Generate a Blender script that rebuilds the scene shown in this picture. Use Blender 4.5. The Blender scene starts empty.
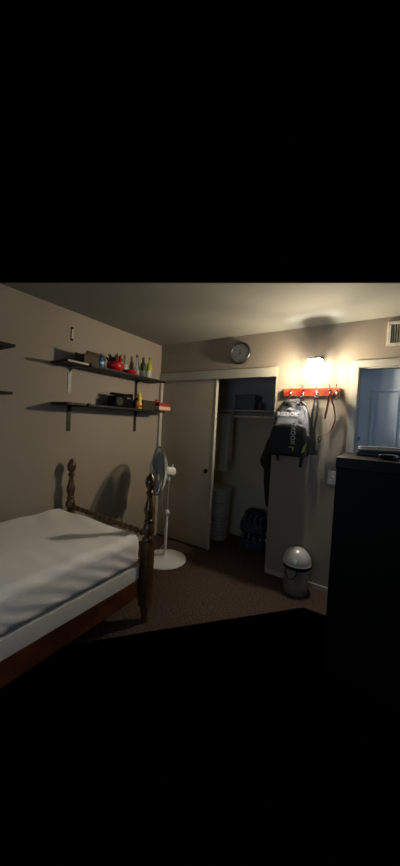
import bpy, bmesh, math, random
from mathutils import Vector, Matrix, noise
C = bpy.context.scene
COL = C.collection
PI = math.pi
R = random.Random(7)

# ---------------------------------------------------------------- camera
cam_d = bpy.data.cameras.new('camera')
cam = bpy.data.objects.new('camera', cam_d); COL.objects.link(cam)
cam_d.sensor_fit = 'HORIZONTAL'; cam_d.sensor_width = 36; cam_d.lens = 291.17 * 36 / 400
cam_d.clip_start = 0.02
r_, u_, f_ = Vector((0.84137, 0.53793, 0.05221)), Vector((-0.06323, 0.00203, 0.998)), Vector((-0.53674, 0.84299, -0.03572))
cam.matrix_world = Matrix(((r_.x, u_.x, -f_.x, 2.4665), (r_.y, u_.y, -f_.y, -2.8663), (r_.z, u_.z, -f_.z, 1.4904), (0, 0, 0, 1)))
C.camera = cam

# ---------------------------------------------------------------- world, light, exposure
w = bpy.data.worlds.new('world'); C.world = w; w.use_nodes = True
w.node_tree.nodes['Background'].inputs[0].default_value = (0, 0, 0, 1)
w.node_tree.nodes['Background'].inputs[1].default_value = 0
C.view_settings.view_transform = 'Standard'; C.view_settings.look = 'None'
C.view_settings.gamma = 1; C.view_settings.use_curve_mapping = False
C.view_settings.exposure = -0.12
BULB = 2700.0          # emission of the bulb in the wall sconce
WINDOW_W = 3.0         # dusk daylight entering the window of the right wall
sky_l = bpy.data.lights.new('window_daylight', 'AREA'); sky_l.shape = 'RECTANGLE'
sky_l.size = 0.9; sky_l.size_y = 0.9; sky_l.energy = WINDOW_W; sky_l.color = (0.36, 0.62, 1.0)
sky_o = bpy.data.objects.new('window_daylight', sky_l); COL.objects.link(sky_o)
sky_o.location = (3.28, -0.62, 1.75); sky_o.rotation_euler = (0, PI / 2, 0)

REAR_W = 6.5           # dusk daylight entering the window of the rear wall
rear_l = bpy.data.lights.new('rear_window_daylight', 'AREA'); rear_l.shape = 'RECTANGLE'
rear_l.size = 1.1; rear_l.size_y = .9; rear_l.energy = REAR_W; rear_l.color = (0.55, 0.76, 1.0)
rear_o = bpy.data.objects.new('rear_window_daylight', rear_l); COL.objects.link(rear_o)
rear_o.location = (1.75, -3.72, 1.35); rear_o.rotation_euler = (PI / 2, 0, 0)

# ---------------------------------------------------------------- materials
def lin(c):
    return tuple(((v / 255) / 12.92 if v / 255 <= .04045 else ((v / 255 + .055) / 1.055) ** 2.4) for v in c) + (1,)
_m = {}
def mat(name, rgb, rough=.6, metal=0, noise_s=None, amt=.12, bump=0, bump_s=None, emit=0, spec=.5, coat=0, rgb2=None, detail=4):
    if name in _m: return _m[name]
    m = bpy.data.materials.new(name); m.use_nodes = True; nt = m.node_tree; b = nt.nodes['Principled BSDF']
    c = lin(rgb); b.inputs['Roughness'].default_value = rough; b.inputs['Metallic'].default_value = metal
    b.inputs['Specular IOR Level'].default_value = spec; b.inputs['Coat Weight'].default_value = coat
    tc = nt.nodes.new('ShaderNodeTexCoord')
    n = nt.nodes.new('ShaderNodeTexNoise'); n.inputs['Scale'].default_value = noise_s or 20; n.inputs['Detail'].default_value = detail
    nt.links.new(tc.outputs['Object'], n.inputs['Vector'])
    mx = nt.nodes.new('ShaderNodeMix'); mx.data_type = 'RGBA'
    c2 = lin(rgb2) if rgb2 else tuple(v * (1 - amt * 2) for v in c[:3]) + (1,)
    mx.inputs[6].default_value = c2; mx.inputs[7].default_value = c
    if rgb2 is None: mx.inputs[7].default_value = tuple(min(1, v * (1 + amt * .6)) for v in c[:3]) + (1,)
    rmp = nt.nodes.new('ShaderNodeMapRange'); rmp.inputs[1].default_value = .3; rmp.inputs[2].default_value = .7
    nt.links.new(n.outputs['Fac'], rmp.inputs[0]); nt.links.new(rmp.outputs[0], mx.inputs[0])
    nt.links.new(mx.outputs[2], b.inputs['Base Color'])
    if emit:
        b.inputs['Emission Color'].default_value = c; b.inputs['Emission Strength'].default_value = emit
    if bump:
        n2 = nt.nodes.new('ShaderNodeTexNoise'); n2.inputs['Scale'].default_value = bump_s or 80; n2.inputs['Detail'].default_value = 3
        nt.links.new(tc.outputs['Object'], n2.inputs['Vector'])
        bp = nt.nodes.new('ShaderNodeBump'); bp.inputs['Strength'].default_value = bump; bp.inputs['Distance'].default_value = .01
        nt.links.new(n2.outputs['Fac'], bp.inputs['Height']); nt.links.new(bp.outputs[0], b.inputs['Normal'])
    _m[name] = m
    return m
def glass(name, rgb=(235, 240, 240), alpha=.8, rough=.05, edge=1):
    if name in _m: return _m[name]
    m = bpy.data.materials.new(name); m.use_nodes = True; nt = m.node_tree
    out = nt.nodes['Material Output']; b = nt.nodes['Principled BSDF']
    b.inputs['Base Color'].default_value = lin(rgb); b.inputs['Roughness'].default_value = rough
    t = nt.nodes.new('ShaderNodeBsdfTransparent'); t.inputs[0].default_value = tuple(.5 + .5 * v for v in lin(rgb)[:3]) + (1,)
    lw = nt.nodes.new('ShaderNodeLayerWeight'); lw.inputs[0].default_value = .35
    mr = nt.nodes.new('ShaderNodeMapRange'); mr.inputs[3].default_value = 1 - alpha; mr.inputs[4].default_value = edge
    nt.links.new(lw.outputs['Facing'], mr.inputs[0])
    s = nt.nodes.new('ShaderNodeMixShader'); nt.links.new(mr.outputs[0], s.inputs[0])
    nt.links.new(t.outputs[0], s.inputs[1]); nt.links.new(b.outputs[0], s.inputs[2]); nt.links.new(s.outputs[0], out.inputs[0])
    _m[name] = m
    return m

WALL = mat('taupe_wall_paint', (152, 142, 127), .75, noise_s=3, amt=.02, bump=.12, bump_s=140)
CLOSW = mat('closet_wall_paint', (194, 188, 166), .8, noise_s=3, amt=.03, bump=.1, bump_s=120)
CEIL = mat('ceiling_plaster', (128, 128, 118), .85, noise_s=2, amt=.02, bump=.12, bump_s=70)
TRIM = mat('trim_paint', (176, 174, 163), .45, noise_s=6, amt=.03)
DOORP = mat('sliding_door_paint', (166, 158, 142), .5, noise_s=4, amt=.03)
DOORW = mat('white_door_paint', (182, 198, 214), .42, noise_s=5, amt=.03)
CARPET = mat('brown_carpet', (102, 84, 72), .95, noise_s=60, amt=.32, bump=1.0, bump_s=220, spec=.1)
SHEET = mat('white_sheet', (246, 244, 240), .8, noise_s=5, amt=.02, bump=.15, bump_s=25, spec=.2)
WOOD = mat('dark_turned_wood', (92, 64, 33), .3, noise_s=14, amt=.3, coat=.5)
BLACKW = mat('black_shelf_board', (8, 8, 7), .55, noise_s=12, amt=.2, spec=.3)
BLACKM = mat('black_metal', (10, 10, 10), .5, noise_s=20, amt=.1, spec=.3)
SILVER = mat('satin_silver_metal', (128, 128, 126), .5, .2, noise_s=30, amt=.08)
CHROME = mat('chrome', (205, 205, 205), .18, 1, noise_s=30, amt=.04)
FANP = mat('fan_plastic', (226, 227, 222), .45, noise_s=10, amt=.03)
FANG = mat('fan_grille_wire', (142, 150, 156), .4, noise_s=10, amt=.05)
DRESS = mat('black_lacquer', (4, 4, 5), .42, noise_s=8, amt=.15, spec=.15)
DRESSB = mat('black_side_panel', (5, 6, 6), .6, noise_s=8, amt=.15, spec=.2)

# ---------------------------------------------------------------- mesh helpers
def BM(): return bmesh.new()
def box(bm, c, s, rot=None, bevel=0):
    g = bmesh.ops.create_cube(bm, size=1.0); vs = g['verts']
    for v in vs: v.co = Vector((v.co.x * s[0], v.co.y * s[1], v.co.z * s[2]))
    if bevel:
        es = list({e for v in vs for e in v.link_edges})
        gb = bmesh.ops.bevel(bm, geom=es, offset=bevel, segments=2, affect='EDGES', profile=.6)
        vs = list({v for f in gb['faces'] for v in f.verts} | {v for v in vs if v.is_valid})
    M = Matrix.Translation(c) @ (rot or Matrix()).to_4x4()
    for v in vs: v.co = M @ v.co
def bb(bm, x0, x1, y0, y1, z0, z1, bevel=0):
    box(bm, ((x0 + x1) / 2, (y0 + y1) / 2, (z0 + z1) / 2), (x1 - x0, y1 - y0, z1 - z0), bevel=bevel)
def lathe(bm, prof, seg=32, M=Matrix(), cap=True):
    rings = []
    for r, z in prof:
        rings.append([bm.verts.new(M @ Vector((r * math.cos(2 * PI * i / seg), r * math.sin(2 * PI * i / seg), z))) for i in range(seg)])
    for a, b in zip(rings, rings[1:]):
        for i in range(seg):
            j = (i + 1) % seg
            try: bm.faces.new((a[i], a[j], b[j], b[i]))
            except ValueError: pass
    if cap:
        for rg, rv in ((rings[0], True), (rings[-1], False)):
            bm.faces.new(list(reversed(rg)) if rv else rg)
def tube(bm, pts, r, seg=8, closed=False, cap=True):
    pts = [Vector(p) for p in pts]; n = len(pts); rings = []
    rr = r if isinstance(r, (list, tuple)) else [r] * n
    t0 = None; nrm = None
    for i in range(n):
        if closed: t = (pts[(i + 1) % n] - pts[i - 1]).normalized()
        else: t = (pts[min(i + 1, n - 1)] - pts[max(i - 1, 0)]).normalized()
        if nrm is None:
            a = Vector((0, 0, 1)) if abs(t.z) < .9 else Vector((1, 0, 0))
            nrm = t.cross(a).normalized()
        else:
            nrm = (nrm - t * nrm.dot(t)).normalized()
        b = t.cross(nrm)
        rings.append([bm.verts.new(pts[i] + (nrm * math.cos(2 * PI * k / seg) + b * math.sin(2 * PI * k / seg)) * rr[i]) for k in range(seg)])
    pairs = list(zip(rings, rings[1:])) + ([(rings[-1], rings[0])] if closed else [])
    for a, b in pairs:
        for k in range(seg):
            l = (k + 1) % seg; bm.faces.new((a[k], a[l], b[l], b[k]))
    if cap and not closed:
        bm.faces.new(list(reversed(rings[0]))); bm.faces.new(rings[-1])
def band(bm, pts, wv, width, th):
    """flat strap: rectangular section swept along pts; wv = width direction"""
    pts = [Vector(p) for p in pts]; wv = Vector(wv).normalized(); rings = []
    n = len(pts)
    for i in range(n):
        t = (pts[min(i + 1, n - 1)] - pts[max(i - 1, 0)]).normalized()
        nn = t.cross(wv).normalized(); w2 = nn.cross(t).normalized()
        ww = width[i] if isinstance(width, (list, tuple)) else width
        rings.append([bm.verts.new(pts[i] + w2 * ww / 2 * a + nn * th / 2 * b) for a, b in ((-1, -1), (1, -1), (1, 1), (-1, 1))])
    for a, b in zip(rings, rings[1:]):
        for k in range(4): bm.faces.new((a[k], a[(k + 1) % 4], b[(k + 1) % 4], b[k]))
    bm.faces.new(list(reversed(rings[0]))); bm.faces.new(rings[-1])
def rbox(bm, size, r, n=(12, 12, 12), fn=None, M=Matrix()):
    """rounded box sampled as a grid, fn(co)->co warps it"""
    hx, hy, hz = [s / 2 for s in size]; vs = {}
    def V(i, j, k):
        key = (i, j, k)
        if key not in vs:
            def warp(t, h):   # denser samples near the edges
                a = -1 + 2 * t
                a = math.copysign(1 - (1 - abs(a)) ** 1.6, a)
                return a * h
            p = Vector((warp(i / n[0], hx), warp(j / n[1], hy), warp(k / n[2], hz)))
            q = Vector((max(-hx + r, min(hx - r, p.x)), max(-hy + r, min(hy - r, p.y)), max(-hz + r, min(hz - r, p.z))))
            d = p - q
            if d.length > 1e-9: p = q + d.normalized() * r
            if fn: p = fn(p)
            vs[key] = bm.verts.new(M @ p)
        return vs[key]
    for a in range(n[0]):
        for b in range(n[1]):
            bm.faces.new((V(a, b, 0), V(a, b + 1, 0), V(a + 1, b + 1, 0), V(a + 1, b, 0)))
            bm.faces.new((V(a, b, n[2]), V(a + 1, b, n[2]), V(a + 1, b + 1, n[2]), V(a, b + 1, n[2])))
    for a in range(n[0]):
        for c in range(n[2]):
            bm.faces.new((V(a, 0, c), V(a + 1, 0, c), V(a + 1, 0, c + 1), V(a, 0, c + 1)))
            bm.faces.new((V(a, n[1], c), V(a, n[1], c + 1), V(a + 1, n[1], c + 1), V(a + 1, n[1], c)))
    for b in range(n[1]):
        for c in range(n[2]):
            bm.faces.new((V(0, b, c), V(0, b, c + 1), V(0, b + 1, c + 1), V(0, b + 1, c)))
            bm.faces.new((V(n[0], b, c), V(n[0], b + 1, c), V(n[0], b + 1, c + 1), V(n[0], b, c + 1)))
def prism(bm, poly, z0, z1, M=Matrix()):
    a = [bm.verts.new(M @ Vector((x, y, z0))) for x, y in poly]; b = [bm.verts.new(M @ Vector((x, y, z1))) for x, y in poly]
    n = len(poly)
    bm.faces.new(list(reversed(a))); bm.faces.new(b)
    for i in range(n): bm.faces.new((a[i], a[(i + 1) % n], b[(i + 1) % n], b[i]))
def obj(name, bm, m, parent=None, smooth=None, label=None):
    me = bpy.data.meshes.new(name)
    bmesh.ops.recalc_face_normals(bm, faces=bm.faces)
    if smooth:
        for f in bm.faces: f.smooth = True
        for e in bm.edges:
            if len(e.link_faces) == 2 and e.calc_face_angle(0) > math.radians(smooth): e.smooth = False
    bm.to_mesh(me); bm.free(); me.materials.append(m)
    o = bpy.data.objects.new(name, me); COL.objects.link(o); o.parent = parent
    if label: o['label'] = label
    return o
def text(name, s, size, M, m, parent=None, depth=.0008, align='CENTER', bold=0):
    cu = bpy.data.curves.new(name, 'FONT'); cu.body = s; cu.size = size; cu.extrude = depth; cu.align_x = align; cu.align_y = 'CENTER'
    cu.offset = bold; cu.resolution_u = 2
    t = bpy.data.objects.new(name + '_tmp', cu); COL.objects.link(t)
    bpy.context.view_layer.update()
    me = bpy.data.meshes.new_from_object(t.evaluated_get(bpy.context.evaluated_depsgraph_get()))
    bpy.data.objects.remove(t); bpy.data.curves.remove(cu)
    me.transform(M); me.materials.clear(); me.materials.append(m)
    o = bpy.data.objects.new(name, me); COL.objects.link(o); o.parent = parent
    return o
def thing(name, label, cat, loc=(0, 0, 0), rz=0, group=None):
    o = bpy.data.objects.new(name, None); COL.objects.link(o); o.location = loc; o.rotation_euler = (0, 0, rz)
    o['label'] = label; o['category'] = cat
    if group: o['group'] = group
    return o
def tag(o, label, cat, group=None):
    o['label'] = label; o['category'] = cat
    if group: o['group'] = group
    return o
def struct(name, bm, m, parent=None, smooth=None):
    o = obj(name, bm, m, parent, smooth); o['kind'] = 'structure'; return o
def dup(root, loc, rz=None, label=None):
    r = root.copy(); COL.objects.link(r); r.location = loc
    if rz is not None: r.rotation_euler = (0, 0, rz)
    if label: r['label'] = label
    for ch in list(root.children):
        c = ch.copy(); COL.objects.link(c); c.parent = r
        for g in list(ch.children):
            d = g.copy(); COL.objects.link(d); d.parent = c
    return r
FRONT = Matrix.Rotation(PI / 2, 4, 'X')       # xy drawing -> xz plane, facing -y
def at(x, y, z): return Matrix.Translation((x, y, z))

# ================================================================ structure
H = 2.44
bm = BM(); prism(bm, [(-.1, .84), (-.1, -2.83), (1.12, -1.36), (1.98, -.36), (2.27, -.36), (2.27, -.93), (3.3, -.93), (3.3, .84)], -.006, 0)
struct('floor', bm, CARPET)
bm = BM(); prism(bm, [(-.12, .84), (-.12, -1.906), (3.3, -.22), (3.3, .84)], H, H + .004)
struct('ceiling', bm, CEIL)
bm = BM(); bb(bm, -.12, 0, -3.45, 0, -.06, H); struct('wall_left', bm, WALL)
# back wall: above closet, right of closet, over doorway, right of doorway
bm = BM()
bb(bm, -.12, 1.522, 0, .12, 2.03, H); bb(bm, 1.522, 2.237, 0, .12, 0, H); bb(bm, 2.237, 3.05, 0, .12, 2.035, H); bb(bm, 3.0, 3.2, 0, .12, 0, H)
struct('wall_back', bm, WALL)
bm = BM(); bb(bm, -.12, 0, .0, .72, 0, H); struct('wall_closet_left', bm, CLOSW)
bm = BM(); bb(bm, -.12, 2.1, .72, .84, 0, H); struct('wall_closet_back', bm, CLOSW)
bm = BM(); bb(bm, 1.95, 2.1, .12, .72, 0, H); struct('wall_closet_right', bm, CLOSW)
# right wall with window opening
bm = BM()
bb(bm, 3.08, 3.2, -1.35, 0, 0, 1.25); bb(bm, 3.08, 3.2, -1.35, 0, 2.2, H); bb(bm, 3.08, 3.2, -.12, 0, 1.25, 2.2); bb(bm, 3.08, 3.2, -1.35, -1.12, 1.25, 2.2)
struct('wall_right', bm, WALL)
bm = BM()
for a, b, c, d in ((-1.12, -.12, 1.25, 1.3), (-1.12, -.12, 2.15, 2.2), (-1.12, -1.07, 1.3, 2.15), (-.17, -.12, 1.3, 2.15), (-.64, -.6, 1.3, 2.15)):
    bb(bm, 3.11, 3.17, a, b, c, d)
struct('window_1', bm, TRIM)

bm = BM()
bb(bm, -.12, 1.15, -3.62, -3.5, 0, H); bb(bm, 2.35, 3.2, -3.62, -3.5, 0, H); bb(bm, 1.15, 2.35, -3.62, -3.5, 0, .85); bb(bm, 1.15, 2.35, -3.62, -3.5, 1.85, H)
struct('wall_rear', bm, WALL)
bm = BM()
for a, b, c, d in ((1.15, 2.35, .85, .9), (1.15, 2.35, 1.8, 1.85), (1.15, 1.2, .9, 1.8), (2.3, 2.35, .9, 1.8), (1.73, 1.77, .9, 1.8)): bb(bm, a, b, -3.59, -3.54, c, d)
struct('window_2', bm, TRIM)
bm = BM(); bb(bm, 0, 1.95, .706, .72, 1.68, H); struct('wall_closet_cool_light', bm, mat('cool_light_panel', (206, 206, 210), .7, noise_s=5, amt=.05))  # lighter panel that paints the cool light onto the upper closet wall

# closet header and jambs
bm = BM(); bb(bm, 0.0, 1.522, -.018, 0.0, 1.989, 2.084, bevel=.003); bb(bm, 0, 1.522, 0, .02, 1.989, 2.03)
struct('trim_1', bm, TRIM)
bm = BM(); bb(bm, 0.0, .034, -.018, .12, 0, 1.989, bevel=.002); struct('trim_2', bm, TRIM)
bm = BM(); bb(bm, 1.510, 1.522, -.003, .12, 0, 1.989); struct('trim_3', bm, WALL)
# track behind the header
bm = BM(); bb(bm, .034, 1.51, .022, .1, 2.0, 2.03); struct('trim_4', bm, SILVER)
# baseboards
def baseb(name, x0, x1, y0, y1):
    bm = BM(); bb(bm, x0, x1, y0, y1, 0, .048, bevel=.004); struct(name, bm, TRIM)
baseb('baseboard_left', 0, .012, -1.2, -.02)
baseb('baseboard_back', 1.522, 2.18, -.012, 0)
baseb('baseboard_closet', 0.0, 1.95, .708, .72)

# sliding closet doors
def sliding(name, x0, x1, y0, front):
    bm = BM(); bb(bm, x0, x1, y0, y0 + .026, .02, 1.995, bevel=.002)
    d = struct(name, bm, DOORP)
    bm = BM(); bb(bm, x1 - .012, x1 + .003, y0 - .004, y0 + .03, .018, 1.995, bevel=.002)
    obj('edge_strip', bm, TRIM, d)
    if front:
        bm = BM(); M = at(x1 - .085, y0 - .001, .93) @ FRONT
        lathe(bm, [(.026, 0), (.026, .003), (.020, .003), (.019, .0008), (0.001, .0008)], 24, M)
        obj('finger_pull', bm, mat('dark_bronze', (24, 18, 14), .6, .3), d, 40)
    return d
sliding('door_1', .034, .815, .028, True)
sliding('door_2', .036, .80, .066, False)

# entry door with casing
bm = BM()
for x0, x1, z0, z1 in ((2.178, 2.237, 0, 2.094), (3.0, 3.06, 0, 2.094), (2.237, 3.0, 2.035, 2.094)):
    bb(bm, x0, x1, -.018, 0, z0, z1)
bb(bm, 2.237, 2.25, 0, .12, 0, 2.035); bb(bm, 2.99, 3.0, 0, .12, 0, 2.035); bb(bm, 2.25, 2.99, 0, .12, 2.025, 2.035)
struct('trim_5', bm, TRIM)
bm = BM(); bb(bm, 2.251, 2.989, .062, .098, .01, 2.023)
for px0, px1 in ((2.345, 2.58), (2.66, 2.895)):
    for pz0, pz1 in ((1.05, 1.85), (.2, .95)):
        w_ = .013
        for a, b, c, d in ((px0, px1, pz1 - w_, pz1), (px0, px1, pz0, pz0 + w_), (px0, px0 + w_, pz0, pz1), (px1 - w_, px1, pz0, pz1)):
            bb(bm, a, b, .053, .062, c, d, bevel=.003)
        bb(bm, px0 + .04, px1 - .04, .056, .063, pz0 + .04, pz1 - .04, bevel=.003)
door = struct('door_3', bm, DOORW)
bm = BM(); lathe(bm, [(.012, 0), (.012, .004), (.006, .006), (.006, .014), (.009, .018), (.002, .02)], 16, at(2.268, .062, 1.425) @ FRONT)
obj('latch_knob', bm, CHROME, door, 40)
bm = BM(); lathe(bm, [(.03, 0), (.03, .006), (.012, .01), (.012, .035), (.027, .045), (.027, .065), (.005, .075)], 24, at(2.93, .062, .95) @ FRONT)
obj('door_knob', bm, CHROME, door, 40)

# ================================================================ bed
BX0, BX1, BY = .06, 1.045, -1.27
bed = thing('twin_bed', 'low bed with dark turned wood posts along the left wall', 'bed', (.55, -2.3, 0))
def bo(name, bm, m, smooth=None, parent=bed, label=None):
    o = obj(name, bm, m, parent, smooth, label); 
    if parent is bed: o.location = (-.55, 2.3, 0)
    return o
POST = [(.036, .60), (.040, .62), (.030, .635), (.024, .645), (.033, .66), (.039, .685), (.036, .71), (.026, .735), (.031, .745), (.031, .757),
        (.023, .765), (.027, .785), (.036, .82), (.035, .845), (.027, .87), (.020, .91), (.018, .94), (.024, .95), (.029, .96), (.024, .97), (.017, .98),
        (.021, .99), (.030, 1.0), (.034, 1.02), (.036, 1.038), (.033, 1.058), (.024, 1.078), (.012, 1.095), (.008, 1.102), (.002, 1.106)]
def post(x, y, top=1.0):
    bm = BM(); bb(bm, x - .038, x + .038, y - .038, y + .038, .12, .60, bevel=.008)
    lathe(bm, [(.034, 0), (.03, .02), (.022, .04), (.034, .08), (.036, .12)], 24, at(x, y, 0))
    lathe(bm, [(r * 1.08, z) for r, z in POST], 28, at(x, y, 0))
    return bm
bo('post', post(.095, BY), WOOD, 50); bo('post', post(BX1, BY), WOOD, 50)
bo('post', post(.095, -3.32), WOOD, 50); bo('post', post(BX1, -3.32), WOOD, 50)
def spool(y, z0, z1):
    bm = BM(); L = BX1 - .095; n = 15; prof = []
    prof.append((.012, .02))
    for i in range(n):
        a = .03 + (L - .06) * i / n; b = (L - .06) / n
        prof += [(.012, a + b * .04), (.021, a + b * .25), (.024, a + b * .5), (.021, a + b * .75), (.012, a + b * .96)]
    prof.append((.012, L - .02))
    sl = math.atan2(z1 - z0, L)
    lathe(bm, prof, 14, at(.095, y, z0) @ Matrix.Rotation(-sl, 4, 'Y') @ Matrix.Rotation(PI / 2, 4, 'Y'))
    return bm
bo('top_rail', spool(BY, .672, .655), WOOD, 60)
bo('top_rail', spool(-3.32, .672, .672), WOOD, 60)
for y in (BY, -3.32):
    bm = BM(); bb(bm, .12, BX1 - .03, y - .012, y + .012, .26, .40, bevel=.004); bo('end_board', bm, WOOD)
bm = BM(); bb(bm, BX1 - .03, BX1 + .0, -3.28, BY - .03, .215, .345, bevel=.004); bo('side_rail', bm, mat('reddish_wood', (96, 54, 28), .4, noise_s=10, amt=.3))
bm = BM(); bb(bm, .08, .105, -3.28, BY - .03, .215, .345, bevel=.004); bo('side_rail', bm, WOOD)
bm = BM(); rbox(bm, (.95, 1.92, .20), .018, (6, 8, 4), M=at(.565, -2.29, .345)); bo('box_spring', bm, mat('box_spring_cloth', (206, 204, 200), .85, noise_s=30, amt=.03, bump=.1), 40)
def mfn(p):
    q = p.copy()
    top = max(0, min(1, (p.z + .03) / .1))
    side = 1 - top
    edge = max(0, (abs(p.x) - .30) / .17) if True else 0
    # gentle crown and soft undulation
    q.z += top * (.012 * math.cos(p.x * 3.1) * math.cos(p.y * 1.5) + .004 * noise.noise(Vector((p.x * 3, p.y * 3, 1))))
    # pulled folds running diagonally on the side and creeping over the edge
    s = math.sin((p.y * 1.0 + p.z * 1.9) * 40 + 3 * noise.noise(Vector((p.y * 4, p.z * 4, 3))))
    a = (.0038 * (1 - top * .8)) * (0.35 + .65 * max(0, noise.noise(Vector((p.y * 2.3, 0, 5))) + .45))
    if p.x > .3: q.x += a * s
    if p.x > .1: q.z += top * .0028 * s * min(1, max(0, (p.x - .1) / .3))
    d = (p.x * .5 + p.y)                                  # long soft folds across the top
    q.z += top * .008 * math.sin(d * 22 + 2.2 * noise.noise(Vector((p.x * 1.6, p.y * 1.6, 9)))) * max(0, noise.noise(Vector((p.x * 1.5, p.y * 1.5, 2))) + .35)
    q.z += top * .0035 * math.sin((p.x * 1.9 - p.y) * 58 + 2.5 * noise.noise(Vector((p.x * 5, p.y * 5, 4)))) * math.exp(-((p.y - .42) / .3) ** 2 - ((p.x + .15) / .25) ** 2)
    return q
bm = BM(); rbox(bm, (.985, 1.93, .225), .055, (60, 240, 30), mfn, at(.555, -2.30, .562)); bo('mattress', bm, SHEET, 80)

# ================================================================ shelves
def shelf(name, x1, y0, y1, z, label, first_m, brk, clip=None):
    t = thing(name, label, 'shelf', (0, 0, 0), group='black wall shelves on the left wall')
    bm = BM(); bb(bm, .004, x1, y0, y1, z - .019, z, bevel=.0015); obj('board', bm, BLACKW, t)
    for i, y in enumerate(brk):
        m = first_m if i == 0 else BLACKM
        bm = BM(); zt = z - .0195
        bb(bm, .0005, .006, y - .019, y + .019, zt - .235, zt, bevel=.001)
        bb(bm, .006, x1 - .06, y - .016, y + .016, zt - .005, zt, bevel=.001)
        prism(bm, [(.006, zt - .05), (.006, zt - .004), (.05, zt - .004)], y - .0015, y + .0015, Matrix(((1, 0, 0, 0), (0, 0, 1, 0), (0, 1, 0, 0), (0, 0, 0, 1))))
        b = obj('bracket', bm, m, t, label=('silver metal bracket' if m is SILVER else None))
        for zz in (.06, .13, .2):
            bm = BM(); lathe(bm, [(.005, .006), (.004, .009), (.001, .0095)], 10, at(0, y, zt - zz) @ Matrix.Rotation(PI / 2, 4, 'Y')); obj('screw', bm, CHROME, b, 40)
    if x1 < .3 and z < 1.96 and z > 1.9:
        bm = BM(); bb(bm, x1 - .001, x1 + .0008, y0 + .004, y0 + .20, z - .016, z - .001); obj('edge_highlight', bm, mat('pale_highlight', (190, 184, 170), .6), t, label='painted highlight on the front edge')  # highlight on the front edge, painted as a pale strip
    if clip:
        bm = BM(); rbox(bm, (.02, .03, .028), .006, (4, 4, 4), M=at(x1 + .004, clip, z - .008)); obj('clip', bm, BLACKM, t, 40)
        bm = BM(); tube(bm, [(x1 + .002, clip - .005, z - .02), (x1 - .03, clip - .06, z - .03), (x1 - .11, clip - .14, z - .028), (.03, clip - .18, z - .024), (.012, clip - .19, z - .03)], .0022, 6)
        obj('wire', bm, BLACKM, t, 60)
    return t
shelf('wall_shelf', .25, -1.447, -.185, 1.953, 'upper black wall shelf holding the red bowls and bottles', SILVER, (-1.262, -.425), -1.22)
shelf('wall_shelf', .25, -1.432, -.175, 1.603, 'lower black wall shelf holding the dark boxes', BLACKM, (-1.258, -.42), -1.23)
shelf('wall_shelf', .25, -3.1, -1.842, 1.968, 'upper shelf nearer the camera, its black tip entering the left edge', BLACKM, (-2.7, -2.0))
shelf('wall_shelf', .25, -3.1, -1.852, 1.636, 'lower shelf nearer the camera, black tip just entering the left edge', BLACKM, (-2.7, -2.0))

Z1, Z2 = 1.953, 1.603
# --- upper shelf
t = thing('storage_box', 'olive brown open box at the left end of the upper shelf', 'box', (.15, -1.19, Z1), .05)
OL = mat('olive_card', (84, 72, 50), .85, noise_s=40, amt=.2)
bm = BM(); bb(bm, -.06, .06, -.08, .08, 0, .004)
for a in (-1, 1): bb(bm, -.06, .06, a * .08 - .002, a * .08 + .002, 0, .085); bb(bm, a * .06 - .002, a * .06 + .002, -.08, .08, 0, .085)
obj('box_body', bm, OL, t)
for a, sg in ((-.06, -1), (.06, 1)):
    bm = BM(); box(bm, (a + sg * .014, 0, .098), (.003, .15, .035), Matrix.Rotation(sg * .7, 3, 'Y')); obj('flap', bm, OL, t)
t = thing('aluminium_can', 'small blue drink can beside the olive box on upper shelf', 'can', (.17, -1.055, Z1))
bm = BM(); lathe(bm, [(.024, 0), (.029, .005), (.029, .088), (.024, .097), (.023, .095), (.001, .094)], 24); obj('can_body', bm, mat('blue_can', (50, 116, 178), .35, .2, noise_s=30, amt=.1), t, 40)
bm = BM(); lathe(bm, [(.0294, .035), (.0296, .037), (.0296, .056), (.0294, .058)], 24, cap=False); obj('label_band', bm, mat('pale_label', (206, 216, 224), .5), t, 60, 'pale band')
RED = mat('red_glaze', (196, 26, 30), .3, noise_s=12, amt=.12)
DGREEN = mat('dark_dry_leaf', (54, 42, 26), .7, noise_s=30, amt=.3)
t = thing('pot', 'red pot full of dark dried pods on the upper shelf', 'pot', (.165, -.885, Z1))
bm = BM(); lathe(bm, [(.04, 0), (.06, .01), (.078, .035), (.082, .06), (.074, .084), (.07, .084), (.072, .062), (.055, .02), (.001, .012)], 28); obj('bowl', bm, RED, t, 60)
bm = BM(); lathe(bm, [(.069, .07), (.04, .078), (.001, .08)], 20); obj('soil', bm, DGREEN, t, 60)
for i in range(17):
    a = i * 2.4; rr = .012 + .045 * ((i * 37) % 10) / 10; h = .06 + .05 * ((i * 53) % 10) / 10
    bm = BM(); b0 = Vector((rr * math.cos(a), rr * math.sin(a), .072)); tip = b0 + Vector((math.cos(a) * .03, math.sin(a) * .045, h))
    mid = (b0 + tip) / 2 + Vector((.004, 0, .004))
    tube(bm, [b0, (b0 + mid) / 2, mid, (mid + tip) / 2, tip], [.003, .008, .0105, .008, .002], 8)
    obj('pod', bm, RED if i % 4 == 0 else DGREEN, t, 60, 'red pod' if i % 4 == 0 else None)
GLS = glass('clear_glass', (225, 228, 220), .72, .08)
t = thing('drinking_glass', 'small clear glass between the red pot and red dish', 'glass', (.10, -.70, Z1))
bm = BM(); lathe(bm, [(.023, 0), (.024, .004), (.029, .10), (.0265, .10), (.022, .008), (.001, .007)], 24); obj('glass_body', bm, GLS, t, 50)
t = thing('dish', 'shallow red dish on the front of the upper shelf', 'dish', (.172, -.685, Z1))
bm = BM(); lathe(bm, [(.04, 0), (.045, .006), (.070, .028), (.074, .038), (.071, .04), (.064, .03), (.035, .012), (.001, .01)], 32); obj('dish_body', bm, mat('red_plastic', (190, 36, 50), .35), t, 50)
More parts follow.
